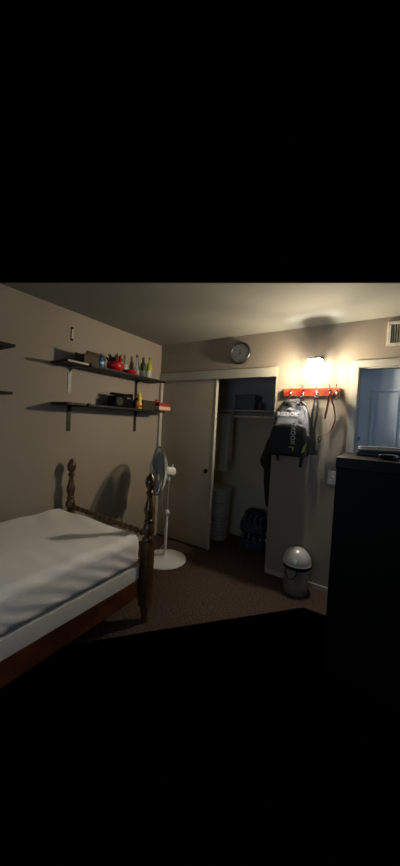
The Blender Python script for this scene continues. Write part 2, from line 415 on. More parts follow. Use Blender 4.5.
bm = BM(); lathe(bm, [(.075, .035), (.077, .038), (.075, .042), (.072, .04)], 32, cap=False); obj('rim', bm, mat('rose_rim', (206, 80, 90), .4), t, 60)
t = thing('glass_vase', 'slim clear glass flask with long neck on upper shelf', 'vase', (.15, -.575, Z1))
bm = BM(); lathe(bm, [(.028, 0), (.031, .006), (.03, .06), (.018, .1), (.011, .13), (.010, .20), (.012, .205), (.010, .205), (.007, .13), (.001, .02)], 24); obj('flask_body', bm, GLS, t, 50)
bm = BM(); lathe(bm, [(.009, .20), (.013, .21), (.013, .232), (.002, .234)], 14); obj('stopper', bm, mat('brown_cork', (84, 60, 40), .8), t, 50)
def bottle(nm, lab, loc, glassm, capm, labm, hh):
    t = thing(nm, lab, 'bottle', loc, group='bottles at the right end of the upper shelf')
    s = hh / .16
    bm = BM(); lathe(bm, [(.030, 0), (.033, .004), (.033, .085 * s), (.029, .105 * s), (.014, .128 * s), (.012, .148 * s), (.001, .149 * s)], 24); obj('bottle_body', bm, glassm, t, 40)
    bm = BM(); lathe(bm, [(.0145, .142 * s), (.0148, .158 * s), (.012, .162 * s), (.001, .162 * s)], 16); obj('cap', bm, capm, t, 40)
    bm = BM(); lathe(bm, [(.0332, .015), (.0338, .016), (.0338, .052 * s), (.0332, .053 * s)], 24, cap=False); obj('bottle_label', bm, labm, t, 60)
    return t
WL = mat('white_label', (205, 208, 200), .6)
bottle('sauce_bottle', 'dark green bottle, left of the two at the shelf end', (.15, -.475, Z1), mat('green_bottle', (50, 82, 40), .2, noise_s=20), mat('dark_cap', (40, 62, 32), .5), WL, .225)
bottle('sauce_bottle', 'yellow green bottle, right of the two at the shelf end', (.16, -.385, Z1), mat('yellow_green_bottle', (188, 186, 56), .25, noise_s=20), mat('olive_cap', (110, 140, 50), .5), mat('grey_label', (150, 156, 150), .6), .24)
t = thing('drinking_glass', 'clear tumbler in front of the two bottles', 'glass', (.218, -.47, Z1))
bm = BM(); lathe(bm, [(.022, 0), (.023, .004), (.026, .075), (.0235, .075), (.0205, .007), (.001, .006)], 24); obj('glass_body', bm, GLS, t, 50)
# --- lower shelf
BK = mat('black_plastic', (8, 7, 6), .8, noise_s=20, amt=.2, spec=.15)
t = thing('radio', 'black boxy radio at the left of the lower shelf items', 'radio', (.13, -.765, Z2), 0)
bm = BM(); rbox(bm, (.12, .25, .13), .012, (6, 8, 5), lambda p: Vector((p.x, p.y, p.z + (.018 * p.y / .1 if p.z > 0 else 0))), at(0, 0, .066)); obj('radio_body', bm, BK, t, 50)
bm = BM(); lathe(bm, [(.04, 0), (.042, .004), (.034, .005), (.007, .002), (.001, .006)], 24, at(.06, -.06, .06) @ Matrix.Rotation(PI / 2, 4, 'Y')); obj('speaker_cone', bm, mat('dark_grey_mesh', (38, 37, 36), .7), t, 50)
bm = BM(); box(bm, (.061, .06, .10), (.004, .05, .014), bevel=.001); obj('display', bm, mat('pale_display', (120, 124, 122), .3), t, label='pale display')
bm = BM(); bb(bm, -.03, .03, -.118, .10, .122, .145, bevel=.006); obj('top_grip', bm, BK, t)
YEL = mat('yellow_plastic', (224, 190, 50), .4, noise_s=20, amt=.12)
t = thing('squeeze_bottle', 'yellow squeeze bottle standing on the lower shelf', 'bottle', (.19, -.555, Z2))
bm = BM(); lathe(bm, [(.03, 0), (.034, .004), (.035, .05), (.026, .08), (.031, .11), (.027, .135), (.014, .148), (.001, .148)], 24); obj('bottle_body', bm, YEL, t, 50)
bm = BM(); lathe(bm, [(.02, .145), (.021, .165), (.012, .178), (.006, .192), (.001, .193)], 16); obj('nozzle', bm, mat('pale_yellow', (232, 216, 130), .4), t, 50)
bm = BM(); lathe(bm, [(.0355, .022), (.0362, .024), (.0356, .044)], 24, cap=False); obj('bottle_label', bm, mat('rust_label', (150, 70, 34), .5), t, 60)
t = thing('spice_jar', 'small rust brown jar left of the yellow bottle', 'jar', (.215, -.615, Z2))
bm = BM(); lathe(bm, [(.018, 0), (.02, .003), (.02, .08), (.015, .09), (.001, .09)], 20); obj('jar_body', bm, mat('rust_jar', (120, 54, 28), .35), t, 50)
bm = BM(); lathe(bm, [(.0185, .088), (.0185, .112), (.001, .113)], 20); obj('lid', bm, BK, t, 50)
t = thing('storage_box', 'dark brown box behind the yellow bottle, lower shelf', 'box', (.12, -.40, Z2))
DB = mat('dark_brown_card', (44, 34, 24), .7, noise_s=20, amt=.2)
bm = BM(); bb(bm, -.075, .075, -.095, .10, 0, .09, bevel=.002); obj('box_body', bm, DB, t)
bm = BM(); bb(bm, -.078, .078, -.098, .103, .08, .105, bevel=.002); obj('lid', bm, DB, t)
t = thing('carton', 'red and white carton overhanging the right end of the lower shelf', 'box', (.155, -.165, Z2), .08)
bm = BM(); bb(bm, -.065, .065, -.105, .125, 0, .098, bevel=.002); obj('carton_body', bm, mat('carton_red', (160, 48, 38), .6, noise_s=50, amt=.2), t)
bm = BM(); bb(bm, -.0665, .0665, -.106, .127, .015, .055); obj('carton_band', bm, mat('carton_white', (216, 206, 186), .6, noise_s=60, rgb2=(206, 180, 160)), t, label='white printed band')
bm = BM(); rbox(bm, (.03, .035, .035), .012, (6, 6, 6)); tag(obj('trinket', bm, RED, None, 60), 'tiny red trinket lying on top of the carton', 'trinket').location = (.17, -.25, Z2 + .1155)

# wall hook plate
t = thing('wall_hook', 'small pale metal bar screwed to the left wall above the shelf', 'wall hook', (0, -1.253, 2.236))
bm = BM(); bb(bm, .001, .012, -.009, .009, -.045, .045, bevel=.002); obj('bar', bm, mat('pale_bar', (196, 186, 164), .5), t)
for s in (-1, 1):
    bm = BM(); lathe(bm, [(.013, 0), (.013, .006), (.008, .012), (.001, .013)], 14, at(.0, 0, s * .05) @ Matrix.Rotation(PI / 2, 4, 'Y')); obj('fastener', bm, mat('dark_screw', (36, 26, 18), .5, .4), t, 50)

# ================================================================ wall clock 11:39
t = thing('wall_clock', 'round wall clock with dark rim above the closet', 'clock', (1.105, 0, 2.252))
bm = BM(); lathe(bm, [(.117, .0), (.12, .012), (.119, .026), (.111, .034), (.101, .030), (.097, .018), (.096, .006)], 64, FRONT); obj('rim', bm, mat('charcoal_rim', (38, 42, 42), .35), t, 50)
bm = BM(); lathe(bm, [(.099, .002), (.099, .010), (.001, .0105)], 64, FRONT); obj('dial', bm, mat('cream_dial', (216, 212, 200), .6, noise_s=8, amt=.03), t, 30)
INK = mat('black_ink', (22, 22, 22), .6)
bm = BM()
for k in range(60):
    a = 2 * PI * k / 60; L = .009 if k % 5 == 0 else .004
    rr = .091; box(bm, (rr * math.sin(a), -.0112, rr * math.cos(a)), (.002 if k % 5 == 0 else .001, .0006, L), Matrix.Rotation(a, 3, 'Y'))
obj('minute_marks', bm, INK, t)
for k in range(1, 13):
    a = 2 * PI * k / 12; text('numeral', str(k), .021, at(.073 * math.sin(a), -.0112, .073 * math.cos(a)) @ FRONT, INK, t, .0004, bold=.0004)
for nm, a, L, wd, off in (('hour_hand', 2 * PI * (11 + 39 / 60) / 12, .046, .0065, .014), ('minute_hand', 2 * PI * 39 / 60, .07, .005, .0165)):
    bm = BM(); box(bm, (L * .42 * math.sin(a), -off, L * .42 * math.cos(a)), (wd, .0012, L * 1.16), Matrix.Rotation(a, 3, 'Y')); obj(nm, bm, INK, t)
bm = BM(); lathe(bm, [(.006, .01), (.006, .019), (.001, .0195)], 16, FRONT); obj('hub', bm, INK, t, 40)
bm = BM(); lathe(bm, [(.098, .0235), (.098, .0245)], 48, FRONT); obj('glass_cover', bm, glass('clock_glass', (240, 240, 240), .98, .03, .05), t, 30)

# ================================================================ sconce
LX, LY, LZ = 1.896, -.112, 2.018
t = thing('wall_lamp', 'lit wall lamp with a square glass shade above the hook rack', 'lamp', (LX, 0, LZ))
bm = BM(); bb(bm, -.035, .045, -.014, 0, .06, .135, bevel=.003); obj('wall_plate', bm, CHROME, t)
bm = BM(); tube(bm, [(.0, -.012, .115), (.0, -.04, .125), (.0, -.09, .122), (0, -.112, .10)], .007, 10); obj('arm', bm, CHROME, t, 60)
bm = BM(); lathe(bm, [(.016, .04), (.02, .05), (.022, .085), (.038, .093), (.044, .096), (.044, .102), (.01, .112)], 28, at(0, LY, 0)); obj('socket', bm, CHROME, t, 40)
bm = BM(); bb(bm, -.051, .051, LY + .022, LY + .025, -.09, .088, bevel=.001); bb(bm, -.01, .01, LY + .025, -.001, .05, .085); obj('light_blocker', bm, mat('white_enamel', (232, 230, 224), .4), t, label='added white plate blocking the bulb light')  # added plate, keeps direct bulb light off the wall behind
bulb_m = bpy.data.materials.new('lit_bulb'); bulb_m.use_nodes = True
e = bulb_m.node_tree.nodes.new('ShaderNodeEmission'); e.inputs[0].default_value = (1, .915, .79, 1); e.inputs[1].default_value = BULB
bulb_m.node_tree.links.new(e.outputs[0], bulb_m.node_tree.nodes['Material Output'].inputs[0])
bm = BM(); lathe(bm, [(.010, .05), (.011, .03), (.018, .008), (.019, -.010), (.017, -.026), (.010, -.035), (.001, -.038)], 24, at(0, LY, 0)); obj('bulb', bm, bulb_m, t, 60, 'lit bulb')
shade_m = glass('frosted_shade', (255, 244, 224), .9, .5, .3)
nt = shade_m.node_tree; pb = nt.nodes['Principled BSDF']; pb.inputs['Emission Color'].default_value = (1, .94, .84, 1); pb.inputs['Emission Strength'].default_value = 70.0
bm = BM(); s = .054
for a in (-1, 1):
    bb(bm, -s, s, LY + a * s - .0015, LY + a * s + .0015, -.095, .09); bb(bm, a * s - .0015, a * s + .0015, LY - s, LY + s, -.095, .09)
sh = obj('glass_shade', bm, shade_m, t, label='bright frosted glass shade')
bm = BM()
for zz in (-.095, .09):
    for a in (-1, 1):
        bb(bm, -s - .004, s + .004, LY + a * (s + .001) - .003, LY + a * (s + .001) + .003, zz - .003, zz + .003); bb(bm, a * (s + .001) - .003, a * (s + .001) + .003, LY - s, LY + s, zz - .003, zz + .003)
for a in (-1, 1):
    for b in (-1, 1): bb(bm, a * (s + .001) - .002, a * (s + .001) + .002, LY + b * (s + .001) - .002, LY + b * (s + .001) + .002, -.095, .09)
obj('shade_frame', bm, SILVER, t)

# ================================================================ hook rack
t = thing('hook_rack', 'orange red wooden hook rack under the wall lamp', 'rack', (0, 0, 0))
bm = BM(); bb(bm, 1.60, 2.105, -.022, 0, 1.79, 1.865, bevel=.004); obj('board', bm, mat('orange_red_wood', (206, 84, 38), .45, noise_s=22, rgb2=(140, 44, 26)), t)
HX = (1.672, 1.79, 1.908, 2.02, 2.075)
for x in HX:
    bm = BM()
    lathe(bm, [(.013, 0), (.013, .004), (.004, .006)], 14, at(x, -.022, 1.835) @ FRONT)
    tube(bm, [(x, -.025, 1.845), (x, -.04, 1.852), (x, -.06, 1.866), (x, -.068, 1.885), (x, -.067, 1.893)], [.004, .004, .0035, .0035, .005], 8)
    tube(bm, [(x, -.025, 1.825), (x, -.035, 1.80), (x, -.05, 1.79), (x, -.062, 1.797), (x, -.066, 1.812)], [.004, .004, .0035, .0035, .005], 8)
    obj('hook', bm, CHROME, t, 60)

# ================================================================ backpack
PKG = mat('grey_pack_cloth', (104, 106, 112), .6, noise_s=90, amt=.12, bump=.2, bump_s=200)
PKB = mat('black_pack_cloth', (18, 20, 23), .7, noise_s=90, amt=.2, bump=.2, bump_s=200)
bp = thing('backpack', 'grey and black backpack hanging from the hook rack', 'backpack', (1.702, -.040, 1.185), .05)
def bag(p):
    t_ = (p.z + .265) / .53
    w_ = 1.0 - .30 * max(0, (t_ - .45) / .55) ** 1.3 - .22 * max(0, (t_ - .82) / .18) ** 2
    d_ = 1.0 - .72 * max(0, (t_ - .25) / .75) ** 1.0
    q = Vector((p.x * w_, -.085 + .085 + (p.y - .08) * d_ , p.z))
    q += Vector((1, 1, 0)) * .005 * noise.noise(p * 9)
    return q
bm = BM(); rbox(bm, (.33, .13, .55), .05, (18, 10, 24), bag, at(0, .055, .305)); obj('pack_body', bm, PKG, bp, 60)
def pocket(p):
    t_ = (p.z + .16) / .32
    return Vector((p.x * (1 - .16 * max(0, (t_ - .6) / .4) ** 1.5), p.y * (1 - .35 * t_), p.z + .012 * t_ * math.cos(p.x * 14))) + Vector((0, 1, 0)) * .006 * noise.noise(p * 11)
bm = BM(); rbox(bm, (.335, .06, .30), .03, (14, 6, 14), pocket, at(0, -.105, .185)); obj('front_pocket', bm, PKB, bp, 60, 'black front pocket')
for s in (-1, 1):
    bm = BM(); rbox(bm, (.045, .10, .2), .02, (6, 8, 8), None, at(s * .155, -.06, .15)); obj('side_pocket', bm, PKB, bp, 60)
bm = BM(); band(bm, [(-.035, -.03, .555), (-.032, -.028, .59), (-.015, -.024, .623), (.0, -.022, .629), (.015, -.024, .623), (.032, -.028, .59), (.035, -.03, .555)], (0, 1, 0), .024, .005); obj('top_handle', bm, PKB, bp, 60)
for s in (-1, 1):
    bm = BM(); band(bm, [(s * .06, -.005, .54), (s * .10, .012, .5), (s * .14, .016, .40), (s * .155, .012, .25), (s * .14, .01, .12), (s * .13, 0, .05)], (1, 0, 0), .05, .012); obj('shoulder_strap', bm, PKB, bp, 60)
    bm = BM(); band(bm, [(s * .12, -.02, .06), (s * .11, -.02, .0), (s * .105, -.022, -.045 - .02 * s)], (1, 0, 0), .026, .003); obj('strap_tail', bm, PKB, bp, 60)
bm = BM(); tube(bm, [(-.135, -.072, .40), (-.12, -.058, .46), (-.085, -.045, .52), (0, -.04, .55), (.085, -.045, .52), (.12, -.058, .46), (.135, -.072, .40)], .004, 6); obj('zip', bm, PKB, bp, 60)
PW = mat('white_print', (220, 222, 222), .5)
TX = at(-.022, -.090, .425) @ Matrix.Rotation(-.22, 4, 'X') @ FRONT
text('logo_text', 'REEBOK', .052, TX, PW, bp, .0025, bold=.0016)
bm = BM()
M = at(-.0, -.080, .475) @ Matrix.Rotation(-.22, 4, 'X') @ FRONT
prism(bm, [(-.04, -.006), (-.005, .016), (.012, .014), (.0, .004), (.034, .002), (.02, -.008), (.012, -.014), (.0, -.006), (-.018, -.003)], -.002, .002, M)
obj('emblem', bm, PW, bp)
text('side_lettering', 'VXOOX', .056, at(.045, -.137, .25) @ Matrix.Rotation(-.05, 4, 'X') @ FRONT @ Matrix.Rotation(-PI / 2, 4, 'Z'), mat('grey_print', (196, 202, 204), .6), bp, .0025)
YG = mat('yellow_green_print', (172, 178, 70), .5)
bm = BM(); box(bm, (.040, -.1365, .125), (.045, .003, .01)); box(bm, (.054, -.1365, .11), (.012, .003, .04)); obj('corner_mark', bm, YG, bp)
bm = BM(); prism(bm, [(.0, 0), (.03, .02), (.042, .09), (.034, .095), (.012, .05)], -.002, .002, at(.128, -.138, .075) @ FRONT); obj('side_accent', bm, YG, bp)

# black strap (lanyard style pair) on the middle hook
SB = mat('black_webbing', (16, 16, 18), .75, noise_s=120, amt=.2)
t = thing('carrying_strap', 'long black webbing strap hanging beside the backpack', 'strap', (0, 0, 0))
bm = BM()
band(bm, [(1.905, -.055, 1.79), (1.90, -.055, 1.74), (1.885, -.05, 1.62), (1.882, -.03, 1.5), (1.893, -.025, 1.38), (1.898, -.025, 1.26)], (1, 0, 0), [.012, .016, .02, .026, .032, .034], .004)
band(bm, [(1.911, -.06, 1.79), (1.93, -.055, 1.72), (1.925, -.05, 1.6), (1.912, -.05, 1.48), (1.918, -.045, 1.36), (1.922, -.045, 1.25)], (1, 0, 0), [.012, .018, .02, .024, .032, .032], .004)
obj('webbing', bm, SB, t, 60)
bm = BM(); tube(bm, [(1.908 + .022 * math.cos(a), -.058, 1.80 + .028 * math.sin(a)) for a in [k * PI / 8 for k in range(16)]], .005, 8, closed=True); obj('ring', bm, mat('dull_steel', (110, 112, 116), .35, .9), t, 60)
bm = BM(); box(bm, (1.912, -.035, 1.27), (.07, .012, .05), bevel=.003); obj('end_pad', bm, SB, t)
# small keys at 2nd hook
t = thing('key_ring', 'small ring of keys on the second hook of the rack', 'keys', (0, 0, 0))
bm = BM(); tube(bm, [(1.79 + .012 * math.cos(a), -.062, 1.79 + .014 * math.sin(a)) for a in [k * PI / 8 for k in range(16)]], .0015, 6, closed=True); obj('ring', bm, CHROME, t, 60)
for k in (-1, 0, 1):
    bm = BM(); lathe(bm, [(.009, -.001), (.009, .001)], 14, at(1.79 + k * .011, -.062 - .002 * k, 1.772) @ FRONT); box(bm, (1.79 + k * .013, -.062 - .002 * k, 1.748), (.005, .0018, .034)); obj('key', bm, CHROME, t)
# dark cluster on the right hook
t = thing('dog_leash', 'coiled black cord bunched on the rightmost hook', 'leash', (0, 0, 0))
bm = BM()
for k in range(4):
    rr = .026 + .003 * k
    tube(bm, [(2.075 + (rr * .8) * math.cos(a) + .002 * k, -.052 - .006 * k, 1.806 + rr * math.sin(a) - .004 * k) for a in [j * PI / 9 for j in range(18)]], .0045, 7, closed=True)
obj('coil', bm, mat('dark_cord', (44, 26, 22), .7), t, 60)
bm = BM(); box(bm, (2.078, -.066, 1.765), (.02, .012, .03), bevel=.003); obj('clasp', bm, CHROME, t)
# belt
t = thing('leather_belt', 'thin brown leather belt with curled end hanging on the rack', 'belt', (0, 0, 0))
LB = mat('brown_leather', (116, 58, 38), .5, noise_s=40, amt=.2)
bm = BM()
band(bm, [(2.02, -.058, 1.80), (2.018, -.052, 1.75), (2.008, -.044, 1.68), (1.998, -.04, 1.62), (1.994, -.038, 1.585)], (.75, .66, 0), .02, .0035)
band(bm, [(2.02, -.062, 1.80), (2.035, -.058, 1.77), (2.062, -.05, 1.7), (2.078, -.046, 1.62), (2.079, -.045, 1.57), (2.068, -.045, 1.52), (2.05, -.045, 1.475), (2.025, -.045, 1.447), (1.995, -.045, 1.436), (1.972, -.045, 1.425)], (.3, 1, .2), .02, .0035)
obj('strap', bm, LB, t, 60)
bm = BM(); tube(bm, [(1.962 + .014 * math.cos(a), -.047, 1.402 + .02 * math.sin(a)) for a in [k * PI / 8 for k in range(16)]], .004, 8, closed=True); box(bm, (1.962, -.047, 1.38), (.022, .012, .03), bevel=.003)
obj('buckle', bm, mat('dark_brass', (60, 42, 30), .4, .6), t, 60)

# ================================================================ vent, switch
t = thing('air_vent', 'white air vent grille high on the wall beside the door', 'vent', (2.56, 0, 2.30))
bm = BM()
for a in ((-.135, .135, .076, .1), (-.135, .135, -.1, -.076), (-.135, -.108, -.076, .076), (.108, .135, -.076, .076)): bb(bm, a[0], a[1], -.012, 0, a[2], a[3], bevel=.003)
obj('frame', bm, mat('vent_white', (206, 200, 184), .5), t)
bm = BM(); bb(bm, -.108, .108, -.0012, 0, -.076, .076); obj('backing', bm, mat('vent_dark', (42, 44, 40), .8), t)
bm = BM()
for k in range(13): box(bm, (-.099 + k * .0165, -.006, 0), (.0075, .0025, .152), Matrix.Rotation(.6, 3, 'Z'))
obj('louvres', bm, mat('vent_slat', (160, 160, 142), .5), t)
t = thing('light_switch', 'ivory light switch plate on the wall beside the dresser', 'light switch', (2.085, 0, 1.055))
bm = BM(); rbox(bm, (.078, .006, .125), .0028, (6, 4, 8), M=at(0, -.003, 0)); obj('plate', bm, mat('ivory_plate', (222, 214, 196), .4), t, 40)
bm = BM(); box(bm, (0, -.010, .004), (.011, .014, .022), Matrix.Rotation(.5, 3, 'X'), .002); obj('toggle', bm, mat('ivory_toggle', (200, 190, 168), .4), t)
for z in (-.036, .036):
    bm = BM(); lathe(bm, [(.0035, .006), (.003, .0075), (.0005, .0078)], 10, at(0, 0, z) @ FRONT); obj('screw', bm, CHROME, t, 50)

# ================================================================ fan
FX, FY = .548, -.43
fan = thing('pedestal_fan', 'white pedestal fan on a round base in front of the closet door', 'fan', (FX, FY, 0))
bm = BM(); lathe(bm, [(.225, 0), (.232, .004), (.228, .012), (.18, .022), (.10, .032), (.05, .040), (.034, .052), (.026, .07), (.001, .07)], 56); obj('base', bm, FANP, fan, 50)
bm = BM(); lathe(bm, [(.0155, .06), (.0155, .50)], 20); obj('lower_pole', bm, FANP, fan, 50)
bm = BM(); lathe(bm, [(.016, .48), (.024, .487), (.024, .53), (.018, .54), (.011, .545)], 20); tube(bm, [(.02, 0, .51), (.042, 0, .51)], .008, 10); obj('collar', bm, FANP, fan, 50)
bm = BM(); lathe(bm, [(.0105, .53), (.0105, .90)], 20); obj('upper_pole', bm, mat('silver_tube', (178, 178, 172), .35, .5), fan, 50)
nrm = Vector((-.56, -.82, .06)).normalized()
HC = Vector((.485, -.545, .965)) - Vector((FX, FY, 0))
zax = nrm; xax = Vector((0, 0, 1)).cross(zax).normalized(); yax = zax.cross(xax)
FM = Matrix(((xax.x, yax.x, zax.x, HC.x), (xax.y, yax.y, zax.y, HC.y), (xax.z, yax.z, zax.z, HC.z), (0, 0, 0, 1)))
bm = BM(); rbox(bm, (.085, .095, .12), .035, (10, 10, 10), None, FM @ at(0, 0, -.14)); lathe(bm, [(.03, -.10), (.045, -.075), (.05, -.05), (.001, -.045)], 24, FM); obj('motor_housing', bm, FANP, fan, 60)
bm = BM(); tube(bm, [(0, 0, .86), (0, 0, .89), (0, 0, .925)], [.016, .024, .02], 14); rbox(bm, (.05, .06, .05), .015, (6, 6, 6), None, at(HC.x * .55 - .0, HC.y * .55, .92)); obj('neck', bm, FANP, fan, 60)
bm = BM(); tube(bm, [FM @ Vector((0, .05, -.16)), FM @ Vector((0, .075, -.165))], [.006, .008], 10); obj('oscillation_knob', bm, FANP, fan, 60)
FR = .250
def cage(front):
    bm = BM(); n = 84
    def prof(t_):   # t 0 centre ..1 rim
        r = .045 + (FR - .045) * t_
        z = (.055 * (1 - t_ ** 2.4)) * 1 + .0 if front else -(.075 * (1 - t_ ** 3))
        return r, z
    for k in range(n):
        a = 2 * PI * k / n; tw = .35 if front else -.2
        tube(bm, [FM @ Vector((prof(q / 5)[0] * math.cos(a + tw * (1 - q / 5)), prof(q / 5)[0] * math.sin(a + tw * (1 - q / 5)), prof(q / 5)[1])) for q in range(6)], .0018, 3, cap=False)
    for t_ in (.33, .66):
        r, z = prof(t_); tube(bm, [FM @ Vector((r * math.cos(2 * PI * k / 48), r * math.sin(2 * PI * k / 48), z)) for k in range(48)], .0016, 5, closed=True)
    return bm
obj('front_grille', cage(True), FANG, fan, 60); obj('rear_grille', cage(False), FANP, fan, 60)
bm = BM(); tube(bm, [FM @ Vector((FR * math.cos(2 * PI * k / 64), FR * math.sin(2 * PI * k / 64), 0)) for k in range(64)], .0075, 8, closed=True); obj('rim', bm, mat('rim_grey', (92, 98, 102), .45), fan, 60)
bm = BM(); lathe(bm, [(.048, .045), (.048, .06), (.03, .065), (.001, .066)], 28, FM); obj('grille_badge', bm, FANP, fan, 50)
BLD = mat('fan_blade', (150, 160, 168), .4, noise_s=6, amt=.05)
for k in range(3):
    bm = BM(); nr, na = 8, 8; vs = []
    for i in range(nr + 1):
        r = .03 + .19 * i / nr; half = .42 + .5 * math.sin(PI * min(1, .18 + i / nr * .62)); row = []
        for j in range(na + 1):
            s_ = -1 + 2 * j / na; a = 2 * PI * k / 3 + .5 + s_ * half * (1 if i < nr else .85) + .25 * i / nr
            row.append(bm.verts.new(FM @ Vector((r * math.cos(a), r * math.sin(a), -.005 + .022 * s_ * (1 - .3 * i / nr)))))
        vs.append(row)
    for i in range(nr):
        for j in range(na): bm.faces.new((vs[i][j], vs[i][j + 1], vs[i + 1][j + 1], vs[i + 1][j]))
    ge = bmesh.ops.solidify(bm, geom=bm.faces[:], thickness=.0025)
    obj('blade', bm, BLD, fan, 60)
bm = BM(); lathe(bm, [(.032, -.03), (.034, .015), (.02, .024), (.001, .025)], 24, FM); obj('hub', bm, BLD, fan, 50)
bm = BM(); tube(bm, [(HC.x * .4, HC.y * .4, .90), (-.045, -.02, .84), (-.055, -.02, .6), (-.02, -.01, .4), (.02, -.03, .2), (-.04, -.1, .07), (-.12, -.19, .03), (-.26, -.17, .008), (-.36, -.12, .006)], .003, 6); obj('cord', bm, FANP, fan, 60)

# ================================================================ closet contents
t = thing('closet_shelf', 'long white closet shelf above the hanging rod', 'shelf', (0, 0, 0))
bm = BM(); bb(bm, .0, 1.95, .40, .72, 1.655, 1.673); obj('board', bm, TRIM, t)
bm = BM(); bb(bm, .0, 1.95, .70, .72, 1.60, 1.655); obj('cleat', bm, TRIM, t)
t = thing('closet_rod', 'white closet rod carrying the hanging clothes', 'rod', (0, 0, 0))
bm = BM(); tube(bm, [(.018, .44, 1.592), (1.95, .44, 1.592)], .016, 14); obj('rod', bm, mat('rod_white', (206, 200, 184), .4), t, 60)
bm = BM(); bb(bm, .82, .845, .42, .46, 1.585, 1.655, bevel=.003); obj('rod_bracket', bm, TRIM, t)
# towel draped on the rod
t = thing('towel', 'long white towel hanging in the closet behind the sliding door', 'towel', (0, 0, 0))
bm = BM(); rows = []
path = [(.485, .98)] + [(.480, 1.0 + .585 * k / 8) for k in range(1, 9)] + [(.465, 1.605), (.44, 1.6125), (.415, 1.605)] + [(.405 - .02 * k / 16, 1.585 - .69 * k / 16) for k in range(17)]
for i, (y, z) in enumerate(path):
    row = []
    for j in range(31):
        u = j / 30; amp = min(.006, .06 * max(0, 1.62 - z)); x = .60 + .225 * u + (.012 * (1.6 - z)) * (1 if u > .5 else -.3)
        row.append(bm.verts.new((x, y + amp * math.sin(u * 22 + .8 * math.sin(z * 3)) - (amp * .6), z)))
    rows.append(row)
for a, b in zip(rows, rows[1:]):
    for j in range(30): bm.faces.new((a[j], a[j + 1], b[j + 1], b[j]))
bmesh.ops.solidify(bm, geom=bm.faces[:], thickness=.004)
obj('cloth', bm, mat('towel_cloth', (228, 224, 208), .9, noise_s=60, amt=.06, bump=.3), t, 80)
# jacket
t = thing('jacket', 'dark jacket hanging at the right edge of the closet', 'jacket', (0, 0, 0))
JK = mat('dark_jacket_cloth', (26, 26, 26), .8, noise_s=40, amt=.2, bump=.3, bump_s=60)
def loft(bm, secs, seg=24):
    """secs: (cx, cy, z, rx, ry)"""
    rings = []
    for n_, (cx, cy, z, rx, ry) in enumerate(secs):
        rings.append([bm.verts.new((cx + rx * math.cos(2 * PI * i / seg) * (1 + .10 * math.sin(5 * 2 * PI * i / seg + z * 6)), cy + ry * math.sin(2 * PI * i / seg) * (1 + .06 * math.sin(4 * 2 * PI * i / seg + z * 8)), z)) for i in range(seg)])
    for a, b in zip(rings, rings[1:]):
        for i in range(seg): bm.faces.new((a[i], a[(i + 1) % seg], b[(i + 1) % seg], b[i]))
    bm.faces.new(rings[0]); bm.faces.new(list(reversed(rings[-1])))
bm = BM(); loft(bm, [(1.55, .44, 1.54, .025, .06), (1.55, .44, 1.51, .05, .17), (1.55, .44, 1.44, .065, .205), (1.55, .44, 1.25, .075, .2), (1.55, .44, 1.05, .085, .2), (1.55, .44, .88, .09, .2), (1.55, .44, .80, .088, .2)]); obj('coat_body', bm, JK, t, 70)
bm = BM(); loft(bm, [(1.53, .26, 1.50, .03, .03), (1.475, .23, 1.44, .055, .045), (1.42, .22, 1.34, .06, .05), (1.385, .21, 1.22, .06, .05), (1.352, .20, 1.12, .062, .05), (1.362, .20, 1.06, .055, .048), (1.39, .2, 1.02, .046, .045), (1.395, .2, .9, .046, .043), (1.405, .2, .78, .04, .04), (1.415, .2, .66, .033, .038), (1.42, .2, .62, .028, .034)]); bmesh.ops.translate(bm, verts=bm.verts[:], vec=(.026, 0, 0)); obj('sleeve', bm, JK, t, 70)
bm = BM(); loft(bm, [(1.55, .64, 1.49, .03, .03), (1.56, .655, 1.38, .05, .04), (1.57, .66, 1.15, .05, .04), (1.57, .66, .9, .045, .04), (1.57, .655, .72, .035, .035)]); obj('sleeve', bm, JK, t, 70)
bm = BM(); tube(bm, [(1.55, .44, 1.545), (1.55, .44, 1.572), (1.55, .421, 1.59), (1.55, .43, 1.612), (1.55, .452, 1.612), (1.55, .461, 1.595)], .002, 6); tube(bm, [(1.55, .27, 1.50), (1.55, .44, 1.546), (1.55, .61, 1.50)], .004, 6); obj('hanger', bm, CHROME, t, 60)
# hamper
t = thing('laundry_hamper', 'tall white laundry hamper in the closet behind the sliding door', 'hamper', (.66, .48, 0))
HW = mat('hamper_plastic', (178, 180, 172), .55, noise_s=14, amt=.05)
bm = BM(); prof = [(.15, 0), (.155, .01)]
for k in range(12): z = .04 + k * .047; prof += [(.156 + .0022 * k, z), (.1515 + .0022 * k, z + .012), (.1515 + .0022 * k, z + .03), (.156 + .0022 * k, z + .042)]
prof += [(.184, .61), (.186, .63), (.18, .63)]
lathe(bm, prof, 48); obj('basket', bm, HW, t, 40)
bm = BM(); lathe(bm, [(.188, .62), (.192, .63), (.19, .655), (.17, .668), (.05, .675), (.001, .675)], 48); obj('lid', bm, HW, t, 40)
bm = BM(); tube(bm, [(.184, -.05, .56), (.205, -.05, .555), (.205, .05, .555), (.184, .05, .56)], .006, 8); obj('handle', bm, HW, t, 60)
